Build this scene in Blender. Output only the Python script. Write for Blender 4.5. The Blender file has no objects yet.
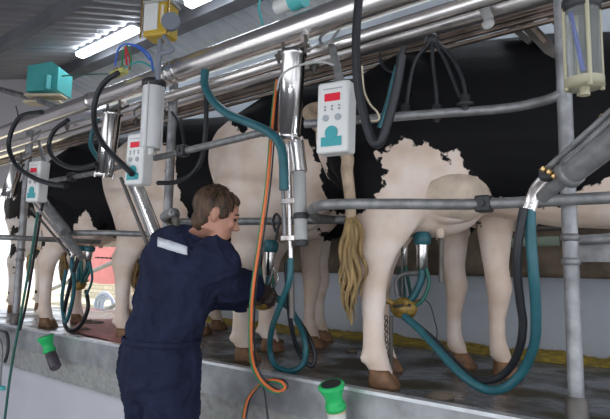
import bpy, bmesh, math, random
from mathutils import Vector, Matrix, noise
random.seed(7)
S=bpy.context.scene; C=S.collection
PI=math.pi
# ------------------------------------------------------------------ camera
CAM=Vector((0,0,.49)); F=530.0
yw,pt,rl=[math.radians(a) for a in (39,6.5,1)]
R0=Vector((math.cos(yw),math.sin(yw),0)); F0=Vector((-math.sin(yw),math.cos(yw),0))
FW=F0*math.cos(pt)+Vector((0,0,math.sin(pt))); U0=R0.cross(FW)
RT=R0*math.cos(rl)+U0*math.sin(rl); UP=U0*math.cos(rl)-R0*math.sin(rl)
cd=bpy.data.cameras.new('camera'); cam=bpy.data.objects.new('camera',cd); C.objects.link(cam)
cd.sensor_width=36; cd.lens=F*36/610; cd.clip_start=.05
M=Matrix((RT,UP,-FW)).transposed().to_4x4(); M.translation=CAM; cam.matrix_world=M
S.camera=cam
def at(px,py,Y=None,Z=None,D=None,X=None):
    d=FW+RT*((px-305)/F)-UP*((py-209.5)/F)
    if Y is not None: t=(Y-CAM.y)/d.y
    elif Z is not None: t=(Z-CAM.z)/d.z
    elif X is not None: t=(X-CAM.x)/d.x
    else: t=D
    return CAM+d*t
def ats(l,**k): return [at(x,y,**k) for x,y in l]
# ------------------------------------------------------------------ materials
def mat(name,col,rough=.5,metal=0,noise_amt=0,scale=8,col2=None,bump=0,bscale=40,spec=.5,trans=0,emit=None,estr=0,detail=4,stretch=None,coat=0,ior=1.45):
    m=bpy.data.materials.new(name); m.use_nodes=True; nt=m.node_tree; N=nt.nodes; L=nt.links
    b=N['Principled BSDF']; b.inputs['Base Color'].default_value=(*col,1); b.inputs['Roughness'].default_value=rough
    b.inputs['Metallic'].default_value=metal; b.inputs['Specular IOR Level'].default_value=spec
    b.inputs['Transmission Weight'].default_value=trans; b.inputs['Coat Weight'].default_value=coat; b.inputs['IOR'].default_value=ior
    if emit: b.inputs['Emission Color'].default_value=(*emit,1); b.inputs['Emission Strength'].default_value=estr
    tc=N.new('ShaderNodeTexCoord'); mp=N.new('ShaderNodeMapping'); L.new(tc.outputs['Object'],mp.inputs['Vector'])
    if stretch: mp.inputs['Scale'].default_value=stretch
    if noise_amt>0 or col2:
        n=N.new('ShaderNodeTexNoise'); n.inputs['Scale'].default_value=scale; n.inputs['Detail'].default_value=detail
        L.new(mp.outputs['Vector'],n.inputs['Vector'])
        r=N.new('ShaderNodeValToRGB'); r.color_ramp.elements[0].position=.35; r.color_ramp.elements[1].position=.68
        c2=col2 or tuple(c*(1-noise_amt) for c in col)
        r.color_ramp.elements[0].color=(*c2,1); r.color_ramp.elements[1].color=(*col,1)
        L.new(n.outputs['Fac'],r.inputs['Fac']); L.new(r.outputs['Color'],b.inputs['Base Color'])
    if bump>0:
        n2=N.new('ShaderNodeTexNoise'); n2.inputs['Scale'].default_value=bscale; n2.inputs['Detail'].default_value=3
        L.new(mp.outputs['Vector'],n2.inputs['Vector'])
        bp=N.new('ShaderNodeBump'); bp.inputs['Strength'].default_value=bump; bp.inputs['Distance'].default_value=.01
        L.new(n2.outputs['Fac'],bp.inputs['Height']); L.new(bp.outputs['Normal'],b.inputs['Normal'])
    return m
MT=dict(
 steel=mat('polished steel',(.82,.78,.76),.27,.92,.08,5,bump=.03,bscale=6),
 chrome=mat('chrome',(.74,.72,.70),.2,1,.1,9),
 galv=mat('galvanised steel',(.30,.30,.30),.45,.55,.35,22,bump=.08,bscale=60),
 galvpost=mat('worn galvanised post',(.42,.42,.43),.5,.5,.5,14,bump=.15,bscale=50),
 dull=mat('dull dark steel',(.17,.155,.14),.5,.6,.3,15),
 brown=mat('brown rail steel',(.42,.33,.27),.35,.7,.4,10),
 rubber=mat('black rubber',(.018,.02,.024),.42,0,.2,30),
 teal=mat('teal rubber',(.024,.125,.15),.38,0,.25,20),
 tealg=mat('dark green hose rubber',(.02,.13,.10),.4,0,.2,20),
 tealbox=mat('teal plastic',(.10,.50,.50),.45,0,.12,6),
 white=mat('white plastic',(.72,.72,.70),.4,0,.06,12),
 red=mat('red display',(.55,.02,.04),.25,emit=(.8,.03,.06),estr=.12),
 tealp=mat('teal print',(.05,.33,.36),.5), greyp=mat('grey print',(.35,.37,.40),.5),
 glass=mat('clear milk jar plastic',(.86,.88,.86),.12,0,trans=.9,spec=.4,ior=1.12),
 jar2=mat('cloudy milk jar plastic',(.88,.88,.88),.3,0,trans=.35),
 jaryel=mat('yellowed jar edge',(.62,.58,.40),.3,0,trans=.4),
 blue=mat('blue plastic rod',(.03,.09,.55),.4),
 black=mat('black plastic',(.03,.03,.032),.45), yellow=mat('yellow translucent plastic',(.60,.40,.05),.3,trans=.15),
 yel2=mat('yellow green plastic',(.55,.52,.15),.4), cream=mat('cream board',(.72,.62,.45),.6,0,.15,14),
 grey=mat('grey plastic',(.20,.22,.26),.5), midgrey=mat('mid grey plastic',(.40,.40,.39),.5),
 clamp=mat('translucent clamp plastic',(.62,.62,.6),.35,trans=.2),
 brass=mat('brass',(.8,.55,.25),.25,1),
 orange=mat('orange air hose',(.72,.17,.05),.45), green=mat('bright green plastic',(.02,.48,.13),.38),
 hgreen=mat('green air hose',(.02,.22,.09),.4), tan=mat('tan rubber ring',(.62,.48,.28),.6),
 dip=mat('dark iodine cup',(.06,.05,.06),.3), glass_cup=mat('whitish cup',(.62,.64,.6),.35),
 claw=mat('amber claw plastic',(.42,.27,.06),.35,0,.6,40), red2=mat('red wire',(.6,.03,.05),.5), bluew=mat('blue wire',(.05,.15,.6),.5),
 wall=mat('painted concrete wall',(.56,.60,.66),.75,0,.16,2.2,bump=.1,bscale=30),
 endwall=mat('end wall paint',(.60,.57,.61),.8,0,.1,2),
 pit=mat('pit wall panel',(.60,.59,.63),.5,0,.05,3),
 kerb=mat('kerb steel',(.40,.41,.42),.42,.45,.35,9,bump=.1,bscale=50), kerbtop=mat('kerb edge steel',(.66,.68,.70),.3,.5,.2,20),
 band=mat('gutter concrete',(.42,.42,.40),.6,.1,.3,26,detail=8,bump=.3,bscale=90),
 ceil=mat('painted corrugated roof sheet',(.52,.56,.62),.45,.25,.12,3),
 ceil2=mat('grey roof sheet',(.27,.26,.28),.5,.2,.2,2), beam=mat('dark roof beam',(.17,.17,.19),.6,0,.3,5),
 tube=mat('lit fluorescent diffuser',(1,1,1),.4,emit=(.85,.93,1),estr=15), house=mat('lamp housing',(.6,.62,.66),.5),
 manger=mat('stained manger board',(.22,.17,.12),.8,0,.6,7,bump=.4,bscale=20),
 matred=mat('pink rubber mat',(.62,.27,.24),.75,0,.3,12), pink=mat('pink tarpaulin',(.70,.24,.24),.6,0,.15,5),
 ground=mat('sunlit yard gravel',(.60,.55,.42),.9,0,.4,9,col2=(.36,.36,.24)), 
 hoof=mat('hoof horn',(.30,.15,.07),.55,0,.6,18,bump=.3,bscale=40),
 udder=mat('udder skin',(.72,.53,.42),.6,0,.3,9,bump=.4,bscale=22), tuft=mat('tail hair',(.42,.28,.12),.75,0,.6,60,bump=.8,bscale=80,stretch=(1,1,.12)),
 eye=mat('dark eye',(.01,.008,.006),.1), nose=mat('dark muzzle skin',(.05,.04,.04),.4),
 suit=mat('navy boiler suit cloth',(.019,.024,.055),.9,0,.35,8,bump=1.0,bscale=11,spec=.2),
 skin=mat('skin',(.50,.25,.17),.55,0,.2,14), hair=mat('brown hair',(.115,.062,.033),.6,0,.75,50,bump=.8,bscale=70,stretch=(1,1,.25)),
 reflect=mat('reflective tape',(.62,.64,.68),.4,.1), glove=mat('dark work glove',(.055,.035,.03),.5,0,.4,20), boot=mat('black boot rubber',(.02,.02,.02),.4),
 jeans=mat('faded blue cloth',(.25,.32,.5),.8), 
)
# wet platform floor
def floor_mat():
    m=bpy.data.materials.new('wet concrete floor'); m.use_nodes=True; nt=m.node_tree; N=nt.nodes; L=nt.links; b=N['Principled BSDF']
    tc=N.new('ShaderNodeTexCoord'); n=N.new('ShaderNodeTexNoise'); n.inputs['Scale'].default_value=3.5; n.inputs['Detail'].default_value=8
    L.new(tc.outputs['Object'],n.inputs['Vector'])
    r=N.new('ShaderNodeValToRGB'); e=r.color_ramp.elements; e[0].position=.40; e[0].color=(.055,.045,.018,1); e[1].position=.56; e[1].color=(.115,.125,.135,1)
    L.new(n.outputs['Fac'],r.inputs['Fac']); L.new(r.outputs['Color'],b.inputs['Base Color'])
    q=N.new('ShaderNodeMapRange'); q.inputs[1].default_value=.38; q.inputs[2].default_value=.62; q.inputs[3].default_value=.5; q.inputs[4].default_value=.12
    L.new(n.outputs['Fac'],q.inputs[0]); L.new(q.outputs[0],b.inputs['Roughness'])
    n2=N.new('ShaderNodeTexNoise'); n2.inputs['Scale'].default_value=14; n2.inputs['Detail'].default_value=5; L.new(tc.outputs['Object'],n2.inputs['Vector'])
    bp=N.new('ShaderNodeBump'); bp.inputs['Strength'].default_value=.25; bp.inputs['Distance'].default_value=.02; L.new(n2.outputs['Fac'],bp.inputs['Height']); L.new(bp.outputs['Normal'],b.inputs['Normal'])
    return m
MT['floor']=floor_mat(); MT['udder_near']=mat('tan udder skin',(.76,.61,.48),.6,0,.35,11,bump=.5,bscale=18)
def brick_mat():
    m=bpy.data.materials.new('pale stone wall'); m.use_nodes=True; nt=m.node_tree; N=nt.nodes; L=nt.links; b=N['Principled BSDF']; b.inputs['Roughness'].default_value=.9
    tc=N.new('ShaderNodeTexCoord'); mp=N.new('ShaderNodeMapping'); mp.inputs['Rotation'].default_value=(PI/2,0,0); L.new(tc.outputs['Object'],mp.inputs['Vector'])
    t=N.new('ShaderNodeTexBrick'); t.inputs['Scale'].default_value=3; t.inputs['Color1'].default_value=(.78,.72,.58,1); t.inputs['Color2'].default_value=(.66,.60,.45,1); t.inputs['Mortar'].default_value=(.42,.38,.28,1)
    L.new(mp.outputs['Vector'],t.inputs['Vector']); L.new(t.outputs['Color'],b.inputs['Base Color']); return m
MT['stone']=brick_mat()
def hide_mat(name,white=(.82,.70,.62),dark=(.006,.006,.007),namt=.035):
    m=bpy.data.materials.new(name); m.use_nodes=True; nt=m.node_tree; N=nt.nodes; L=nt.links; b=N['Principled BSDF']
    a=N.new('ShaderNodeAttribute'); a.attribute_name='patch'
    tc=N.new('ShaderNodeTexCoord'); n=N.new('ShaderNodeTexNoise'); n.inputs['Scale'].default_value=24; n.inputs['Detail'].default_value=8; L.new(tc.outputs['Object'],n.inputs['Vector'])
    s=N.new('ShaderNodeMath'); s.operation='MULTIPLY_ADD'; L.new(n.outputs['Fac'],s.inputs[0]); s.inputs[1].default_value=namt*2; s.inputs[2].default_value=-namt
    d=N.new('ShaderNodeMath'); d.operation='ADD'; L.new(a.outputs['Fac'],d.inputs[0]); L.new(s.outputs[0],d.inputs[1])
    q=N.new('ShaderNodeMapRange'); q.inputs[1].default_value=-.003; q.inputs[2].default_value=.003; L.new(d.outputs[0],q.inputs[0])
    n3=N.new('ShaderNodeTexNoise'); n3.inputs['Scale'].default_value=6; n3.inputs['Detail'].default_value=6; L.new(tc.outputs['Object'],n3.inputs['Vector'])
    r=N.new('ShaderNodeValToRGB'); e=r.color_ramp.elements; e[0].position=.3; e[0].color=(white[0]*.80,white[1]*.70,white[2]*.60,1); e[1].position=.65; e[1].color=(*white,1); L.new(n3.outputs['Fac'],r.inputs['Fac'])
    x=N.new('ShaderNodeMix'); x.data_type='RGBA'; L.new(q.outputs[0],x.inputs[0]); L.new(r.outputs['Color'],x.inputs[6]); x.inputs[7].default_value=(*dark,1)
    L.new(x.outputs[2],b.inputs['Base Color']); b.inputs['Roughness'].default_value=.6; b.inputs['Specular IOR Level'].default_value=.12
    n2=N.new('ShaderNodeTexNoise'); n2.inputs['Scale'].default_value=90; L.new(tc.outputs['Object'],n2.inputs['Vector'])
    bp=N.new('ShaderNodeBump'); bp.inputs['Strength'].default_value=.15; bp.inputs['Distance'].default_value=.01; L.new(n2.outputs['Fac'],bp.inputs['Height']); L.new(bp.outputs['Normal'],b.inputs['Normal'])
    return m
MT['hide']=hide_mat('black and white cowhide',namt=.045)
MT['hide5']=hide_mat('spotted cowhide',white=(.8,.74,.7),dark=(.02,.018,.015),namt=.07)
# ------------------------------------------------------------------ mesh tools
def perp(t):
    a=Vector((0,0,1)) if abs(t.z)<.9 else Vector((1,0,0))
    u=t.cross(a).normalized(); return u,t.cross(u).normalized()
def smoothpath(P,n=8):
    P=[Vector(p) for p in P]
    if len(P)<3: return P
    Q=[P[0]*2-P[1]]+P+[P[-1]*2-P[-2]]; out=[]
    for i in range(1,len(Q)-2):
        a,b,c,d=Q[i-1],Q[i],Q[i+1],Q[i+2]
        for k in range(n):
            t=k/n; out.append(.5*((2*b)+(c-a)*t+(2*a-5*b+4*c-d)*t*t+(3*b-a-3*c+d)*t**3))
    out.append(P[-1]); return out
class MB:
    def __init__(s): s.bm=bmesh.new(); s.mats=[]; s.mi=0
    def mat(s,m):
        if m not in s.mats: s.mats.append(m)
        s.mi=s.mats.index(m); return s
    def ring(s,c,u,v,ru,rv,n): return [s.bm.verts.new(c+u*(ru*math.cos(2*PI*k/n))+v*(rv*math.sin(2*PI*k/n))) for k in range(n)]
    def skin(s,rings,caps=True,sharp=True):
        n=len(rings[0]); fs=[]
        for a,b in zip(rings,rings[1:]):
            for k in range(n):
                f=s.bm.faces.new((a[k],a[(k+1)%n],b[(k+1)%n],b[k])); f.smooth=True; f.material_index=s.mi; fs.append(f)
        if caps:
            for r,fl in ((rings[0],True),(rings[-1],False)):
                f=s.bm.faces.new(r[::-1] if fl else r); f.material_index=s.mi
                if sharp:
                    for e in f.edges: e.smooth=False
        return s
    def tube(s,P,r,n=12,sm=8,caps=True):
        P=smoothpath(P,sm) if sm else [Vector(p) for p in P]
        rr=r if callable(r) else (lambda t:r)
        t0=(P[1]-P[0]).normalized(); u,v=perp(t0); rings=[]
        for i,p in enumerate(P):
            t=(P[min(i+1,len(P)-1)]-P[max(i-1,0)]).normalized()
            u=(u-t*u.dot(t)).normalized(); v=t.cross(u)
            q=rr(i/(len(P)-1)); rings.append(s.ring(p,u,v,q,q,n))
        return s.skin(rings,caps)
    def cyl(s,a,b,r,r2=None,n=20):
        a=Vector(a);b=Vector(b); r2=r if r2 is None else r2; t=(b-a).normalized(); u,v=perp(t)
        return s.skin([s.ring(a,u,v,r,r,n),s.ring(b,u,v,r2,r2,n)])
    def lathe(s,prof,a,b,n=24):   # prof: (t along a->b in 0..1, radius)
        a=Vector(a);b=Vector(b); t=(b-a).normalized(); u,v=perp(t)
        return s.skin([s.ring(a+(b-a)*q,u,v,r,r,n) for q,r in prof])
    def box(s,c,sz,ax=None,bev=0):
        c=Vector(c); ax=ax or (Vector((1,0,0)),Vector((0,1,0)),Vector((0,0,1)))
        vs=[s.bm.verts.new(c+ax[0]*(i*sz[0]/2)+ax[1]*(j*sz[1]/2)+ax[2]*(k*sz[2]/2)) for i in(-1,1) for j in(-1,1) for k in(-1,1)]
        fs=[s.bm.faces.new([vs[q] for q in f]) for f in((0,1,3,2),(4,6,7,5),(0,4,5,1),(2,3,7,6),(0,2,6,4),(1,5,7,3))]
        for f in fs: f.material_index=s.mi
        if bev:
            es=list({e for f in fs for e in f.edges}); g=bmesh.ops.bevel(s.bm,geom=es,offset=bev,segments=3,affect='EDGES',profile=.5)
            for f in g['faces']: f.smooth=True; f.material_index=s.mi
        return s
    def ball(s,c,r,ax=None,n=16,m=10):
        c=Vector(c); r=r if hasattr(r,'__len__') else (r,r,r); ax=ax or (Vector((1,0,0)),Vector((0,1,0)),Vector((0,0,1)))
        rings=[]
        for i in range(m+1):
            a=-PI/2+PI*i/m; a=max(-PI/2+.06,min(PI/2-.06,a))
            rings.append(s.ring(c+ax[2]*(r[2]*math.sin(a)),ax[0],ax[1],r[0]*math.cos(a),r[1]*math.cos(a),n))
        return s.skin(rings,True,False)
    def prism(s,pts,d):   # closed outline (list of Vector) extruded by vector d
        a=[s.bm.verts.new(p) for p in pts]; b=[s.bm.verts.new(p+d) for p in pts]; n=len(a)
        fs=[s.bm.faces.new(a[::-1]),s.bm.faces.new(b)]+[s.bm.faces.new((a[k],a[(k+1)%n],b[(k+1)%n],b[k])) for k in range(n)]
        for f in fs: f.material_index=s.mi
        return s
    def loft(s,secs,u,v,n=20):   # secs: (centre, ru, rv)
        return s.skin([s.ring(Vector(c),u,v,a,b,n) for c,a,b in secs],True,False)
    def build(s,name,m=None,parent=None,label=None):
        bmesh.ops.recalc_face_normals(s.bm,faces=s.bm.faces)
        me=bpy.data.meshes.new(name)
        if parent is not None:
            inv=WM[parent].inverted(); s.bm.transform(inv)
        s.bm.to_mesh(me); s.bm.free()
        for q in (s.mats or [m]): me.materials.append(q)
        o=bpy.data.objects.new(name,me); C.objects.link(o)
        WM[o]=WM[parent] if parent is not None else Matrix()
        if parent is not None: o.parent=parent
        if label: o['label']=label
        return o
WM={}
def tag(o,label,cat,group=None):
    o['label']=label; o['category']=cat
    if group: o['group']=group
    return o
def thing(name,label,cat,loc=(0,0,0),group=None):
    o=bpy.data.objects.new(name,None); C.objects.link(o); o.location=loc; o.empty_display_size=.1
    WM[o]=Matrix.Translation(loc); return tag(o,label,cat,group)
def struct(o): o['kind']='structure'; return o
def remesh(mb,vox,smooth=6,fac=.5):
    """union the closed shells of a builder into one continuous surface"""
    bmesh.ops.recalc_face_normals(mb.bm,faces=mb.bm.faces)
    me=bpy.data.meshes.new('t'); mb.bm.to_mesh(me); mb.bm.free(); o=bpy.data.objects.new('t',me); C.objects.link(o)
    r=o.modifiers.new('r','REMESH'); r.mode='VOXEL'; r.voxel_size=vox; r.use_smooth_shade=True
    if smooth: q=o.modifiers.new('s','SMOOTH'); q.factor=fac; q.iterations=smooth
    dg=bpy.context.evaluated_depsgraph_get(); dg.update()
    out=bpy.data.meshes.new_from_object(o.evaluated_get(dg)); bpy.data.objects.remove(o); bpy.data.meshes.remove(me)
    for p in out.polygons: p.use_smooth=True
    return out
X=Vector((1,0,0)); Y=Vector((0,1,0)); Z=Vector((0,0,1))
KY=1.85; WY=3.40; PZ=-.95
# ------------------------------------------------------------------ the setting
def plate(name,pts,d,m): return struct(MB().prism([Vector(p) for p in pts],Vector(d)).build(name,MT[m]))
plate('floor',[(-6.4,KY+.02,0),(2.2,KY+.02,0),(2.2,WY,0),(-6.4,WY,0)],(0,0,-.12),'floor')
plate('floor_pit',[(-6.4,-1.6,PZ),(2.2,-1.6,PZ),(2.2,KY,PZ),(-6.4,KY,PZ)],(0,0,-.1),'band')
plate('wall_back',[(-4.15,WY,-.12),(2.2,WY,-.12),(2.2,WY,2.45),(-4.15,WY,2.45)],(0,.15,0),'wall')
plate('wall_back_lintel',[(-6.4,WY,1.45),(-4.15,WY,1.45),(-4.15,WY,2.45),(-6.4,WY,2.45)],(0,.15,0),'wall')
plate('wall_left',[(-6.4,-1.6,PZ),(-6.4,2.0,PZ),(-6.4,2.0,1.35),(-6.4,3.4,1.35),(-6.4,3.55,3.3),(-6.4,-1.6,3.3)],(-.15,0,0),'endwall')
# pit wall, recessed concrete gutter band, folded steel kerb
plate('wall_pit',[(-6.4,KY+.06,PZ),(2.2,KY+.06,PZ),(2.2,KY+.06,-.30),(-6.4,KY+.06,-.30)],(0,.2,0),'pit')
k=MB()
def prof(pts,m,name,label=None):
    mb=MB(); mb.prism([Vector((-6.4,y,z)) for y,z in pts],Vector((8.6,0,0))); return struct(mb.build(name,MT[m]))
prof([(KY+.02,-.14),(KY+.20,-.14),(KY+.20,-.30),(KY+.045,-.30)],'band','trim_1')
prof([(KY+.035,-.30),(KY+.035,-.312),(KY+.2,-.312),(KY+.2,-.30)],'kerbtop','trim_2')
prof([(KY-.005,.010),(KY-.005,-.14),(KY+.012,-.14),(KY+.012,.010)],'kerb','trim_3')
prof([(KY-.012,.022),(KY-.012,.008),(KY+.03,.008),(KY+.03,.022)],'kerbtop','trim_4')
# roof: ridge along X above the platform; near slope and far slope of corrugated sheet
RY,RZ=2.95,2.78
def roof(name,y0,z0,y1,z1,m):
    mb=MB(); n=int(8.6/.07); d=.018; top=[];bot=[]
    for i in range(n*2+1):
        x=-6.4+i*.035; h=d if (i%4) in(0,1) else 0
        top.append((mb.bm.verts.new((x,y0,z0-h)),mb.bm.verts.new((x,y1,z1-h))))
        bot.append((mb.bm.verts.new((x,y0,z0-h+.03)),mb.bm.verts.new((x,y1,z1-h+.03))))
    for L_ in (top,bot):
        for a,b in zip(L_,L_[1:]): mb.bm.faces.new((a[0],b[0],b[1],a[1]))
    return struct(mb.build(name,MT[m]))
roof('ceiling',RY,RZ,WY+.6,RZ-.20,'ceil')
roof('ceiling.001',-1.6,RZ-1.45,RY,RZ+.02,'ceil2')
bm_=MB(); bm_.box((-2.1,RY-.14,RZ-.10),(8.6,.14,.14)); struct(bm_.build('trim_5',MT['beam']))
bm_=MB(); bm_.box((-2.1,1.55,RZ-.61),(8.6,.03,.09)); bm_.box((-2.1,1.55,RZ-.66),(8.6,.05,.012)); struct(bm_.build('trim_6',MT['beam']))
bm_=MB(); bm_.box((-2.1,.3,RZ-1.1),(8.6,.05,.10)); struct(bm_.build('trim_7',MT['beam']))
# manger board band low on the back wall
tag(struct(MB().box((-1.0,WY-.11,.62),(6.2,.20,.30),bev=.03).build('wall_manger',MT['manger'])),'brown stained manger board along the back wall','manger')
# outside yard
plate('ground',[(-14,WY+.16,-.15),(-1,WY+.16,-.15),(-1,14,-.15),(-14,14,-.15)],(0,0,-.1),'ground')
plate('ground.001',[(-14,-4,-.15),(-6.56,-4,-.15),(-6.56,WY+.16,-.15),(-14,WY+.16,-.15)],(0,0,-.1),'ground')
plate('wall_yard',[(-12,6.2,-.15),(-3.5,6.2,-.15),(-3.5,6.2,.62),(-12,6.2,.62)],(0,.3,0),'stone')
# ------------------------------------------------------------------ cows
def squeeze(me):
    for v in me.vertices:
        c=v.co
        if c.z>.62: c.y*=.86 if abs(c.y)<.5 else 1
        else: c.y*=.86+.14*min(1,(.62-c.z)/.12)
        if c.x>.3: c.x=.3+(c.x-.3)*.92
    return me
def build_cow_mesh():
    mb=MB()
    T=[(-.33,1.16,.10,.10),(-.28,1.14,.20,.17),(-.15,1.10,.29,.25),(.05,1.09,.33,.29),(.25,1.08,.34,.30),(.5,1.05,.37,.33),(.8,1.03,.40,.36),(1.05,1.02,.40,.35),(1.28,1.03,.37,.29),(1.48,1.06,.32,.23),(1.62,1.10,.26,.17)]
    mb.loft([((x,0,z+.115*min(1,max(0,(x+.25)/.4))),b,a+.045*min(1,max(0,(x+.25)/.4))) for x,z,a,b in T],Y,Z,28)
    mb.ball((.05,0,1.36),(.30,.10,.06)); mb.ball((.05,.17,1.33),(.09,.08,.05)); mb.ball((.05,-.17,1.33),(.09,.08,.05))
    # neck and head
    mb.loft([((1.45,0,1.08),.2,.28),((1.75,0,1.17),.13,.21),((2.02,0,1.27),.10,.16),((2.16,0,1.32),.09,.13)],Y,Z,20)
    hu=Vector((.45,0,.9)).normalized()
    mb.loft([((2.05,0,1.35),.08,.09),((2.14,0,1.34),.115,.13),((2.28,0,1.26),.10,.12),((2.42,0,1.17),.07,.085),((2.52,0,1.10),.075,.08),((2.57,0,1.07),.05,.055)],Y,hu,18)
    for s in(-1,1):
        mb.loft([((2.10,s*.09,1.38),.03,.03),((2.08,s*.16,1.38),.055,.02),((2.05,s*.25,1.35),.05,.015),((2.03,s*.29,1.33),.015,.008)],X,Z,12)
        # hind leg
        y=s*.20
        mb.loft([((-.05,s*.12,1.12),.22,.12),((-.01,s*.15,.98),.24,.135),((.03,s*.175,.84),.20,.125),((.03,s*.19,.73),.155,.10),((.0,y,.64),.12,.078),((-.035,y,.56),.098,.060),((-.045,y,.49),.080,.055),((-.04,y,.42),.062,.047),((-.038,y,.30),.050,.042),((-.035,y,.18),.050,.043),((-.03,y,.12),.060,.050),((-.010,y,.075),.052,.046),((.01,y,.045),.054,.048)],X,Y,18)
        mb.loft([((-.10,y,.62),.012,.014),((-.12,y,.57),.032,.028),((-.105,y,.52),.032,.030),((-.085,y,.46),.014,.014)],X,Y,10)
        for dw in(-1,1): mb.ball((-.088,y+dw*.024,.115),(.018,.013,.02),n=8,m=6)
        # front leg
        y=s*.17; x=1.36
        mb.loft([((x+.05,s*.15,1.05),.19,.09),((x+.06,s*.17,.88),.15,.095),((x+.0,s*.18,.74),.10,.075),((x,y,.64),.084,.07),((x,y,.52),.066,.056),((x+.015,y,.42),.068,.060),((x+.01,y,.36),.056,.052),((x,y,.27),.043,.039),((x,y,.17),.043,.040),((x+.01,y,.115),.054,.048),((x+.03,y,.07),.042,.04),((x+.05,y,.045),.048,.044)],X,Y,18)
        for dw in(-1,1): mb.ball((x-.03,y+dw*.02,.10),(.016,.012,.018),n=8,m=6)
    # udder bulk and flank skin
    mb.ball((.22,0,.82),(.26,.20,.17),n=22,m=14)
    for s in(-1,1):
        mb.ball((.30,s*.17,.86),(.16,.10,.16)); mb.ball((.20,s*.10,.76),(.10,.08,.09)); mb.ball((.05,s*.08,.78),(.08,.07,.09))
    mb.ball((1.5,0,.82),(.14,.09,.12))
    return squeeze(remesh(mb,.0145,7,.5))
COW=build_cow_mesh()
def sdpoly(p,poly):
    x,y=p; ins=False; best=1e9; n=len(poly)
    for i in range(n):
        x1,y1=poly[i]; x2,y2=poly[(i+1)%n]
        if (y1>y)!=(y2>y) and x<(x2-x1)*(y-y1)/(y2-y1)+x1: ins=not ins
        dx,dy=x2-x1,y2-y1; L=dx*dx+dy*dy or 1e-9; t=max(0,min(1,((x-x1)*dx+(y-y1)*dy)/L)); q=(x-x1-t*dx)**2+(y-y1-t*dy)**2
        if q<best: best=q
    return math.sqrt(best)*(1 if ins else -1)
def cow(hoof,ang,label,polys=(),pix=(),wb=1.0,step=(0,0),group=None,mat_='hide',scale=1,tailX=None):
    """hoof: world position of the right hind hoof. polys: dark patches in the cow's own (x,z)"""
    a=math.radians(ang); h=Vector((math.cos(a),math.sin(a),0)); l=Vector((-h.y,h.x,0))
    o0=Vector(hoof)-h*(.0*scale)+l*(.20*scale); o0.z=0
    Mw=Matrix(((h.x*scale,l.x*scale,0,o0.x),(h.y*scale,l.y*scale,0,o0.y),(0,0,scale,0),(0,0,0,1)))
    me=COW.copy(); inv=Mw.inverted()
    if step!=(0,0):     # left foreleg placed a step away
        for v in me.vertices:
            c=v.co
            if c.x>1.02 and c.y>.0 and c.z<1.0: q=min(1,(1.0-c.z)/.32); c.x+=step[0]*q; c.y+=step[1]*q
    P=[list(p) for p in polys]
    for y0,pts in pix:   # patch outline measured on the flank plane y=y0 of this cow
        q=[]; pn=l; po=Mw@Vector((0,y0,0))
        for px,py in pts:
            d=at(px,py,D=1)-CAM; t=(po-CAM).dot(pn)/d.dot(pn); v=inv@(CAM+d*t); q.append((v.x,v.z))
        P.append(q)
    at_=me.attributes.new('patch','FLOAT','POINT'); vals=[]
    for v in me.vertices:
        c=v.co; xx,zz=c.x,c.z
        if c.x>1.2 and wb!=1 : pass
        vals.append(max([sdpoly((xx,zz),p) for p in P]) if P else -1.0)
    at_.data.foreach_set('value',vals)
    me.materials.clear(); me.materials.append(MT[mat_])
    ob=bpy.data.objects.new('cow',me); C.objects.link(ob); ob.matrix_world=Mw; WM[ob]=Mw; tag(ob,label,'cow',group)
    W=lambda x,y,z: Mw@Vector((x,y,z)); s=scale
    for (x,y) in ((.0,-.2),(.0,.2),(1.305,-.17),(1.305,.17)):
        mb=MB()
        for dw in(-1,1):
            mb.skin([mb.ring(W(x+cx+(step[0]*.98 if x>1 and y>0 else 0),y+dw*.028+(step[1]*.98 if x>1 and y>0 else 0),z),h,l,ru*s,rv*s,14) for cx,z,ru,rv in((.012,.0,.066,.034),(.010,.012,.066,.034),(-.002,.055,.05,.029),(-.01,.075,.040,.026))],True,False)
        mb.build('hoof',MT['hoof'],ob)
    t=([(-.28,-.02,1.30),(-.36,-.10,1.24)]+[tuple(inv@at(a_,b_,Y=c_)) for a_,b_,c_ in tailX]) if tailX else [(-.30,.01,1.28),(-.35,.04,1.20),(-.33,.12,1.0),(-.26,.20,.85),(-.20,.24,.72)]
    mb=MB(); mb.tube([W(*p) for p in t],lambda q:(.034-.012*q)*s,10)
    tl=mb.build('tail',MT['hide_tail'],ob,'cream tail with a brownish hair switch')
    mb=MB(); e=W(*t[-1]); rnd=random.Random(3)
    for i in range(34):
        aa=rnd.uniform(0,2*PI); rr=rnd.uniform(.2,1)*.026*s; b0=e+Vector((math.cos(aa)*rr*.4,math.sin(aa)*rr*.4,.02))
        L_=rnd.uniform(.28,.46)*s; w=rnd.uniform(-.02,.02)
        mb.tube([b0,b0+Vector((math.cos(aa)*rr+w*.3+.012,math.sin(aa)*rr,-L_*.2)),b0+Vector((math.cos(aa)*rr*1.4+w*.6-.012,math.sin(aa)*rr,-L_*.42)),b0+Vector((math.cos(aa)*rr*1.6+w+.012,math.sin(aa)*rr*1.2,-L_*.66)),b0+Vector((math.cos(aa)*rr*1.5+w-.008,math.sin(aa)*rr*1.2,-L_*.84)),b0+Vector((math.cos(aa)*rr*.5+w*1.2,math.sin(aa)*rr*.6,-L_))],lambda q:(.013*(1-q)+.003)*s,6,4)
    mb.build('switch',MT['tuft'],tl)
    mb=MB()
    mb.ball(W(.16,0,.765),(.19*s,.165*s,.115*s),(h,l,Z),20,12)
    if tailX: mb.ball(W(.31,-.115,.83),(.165*s,.145*s,.125*s),(h,l,Z),22,14)
    for x,y in((.25,-.08),(.25,.08),(.08,-.07),(.08,.07)): mb.tube([W(x,y,.70),W(x+.003,y,.66),W(x+.004,y,.645)],lambda q:(.024-.008*q)*s,8,4)
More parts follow.
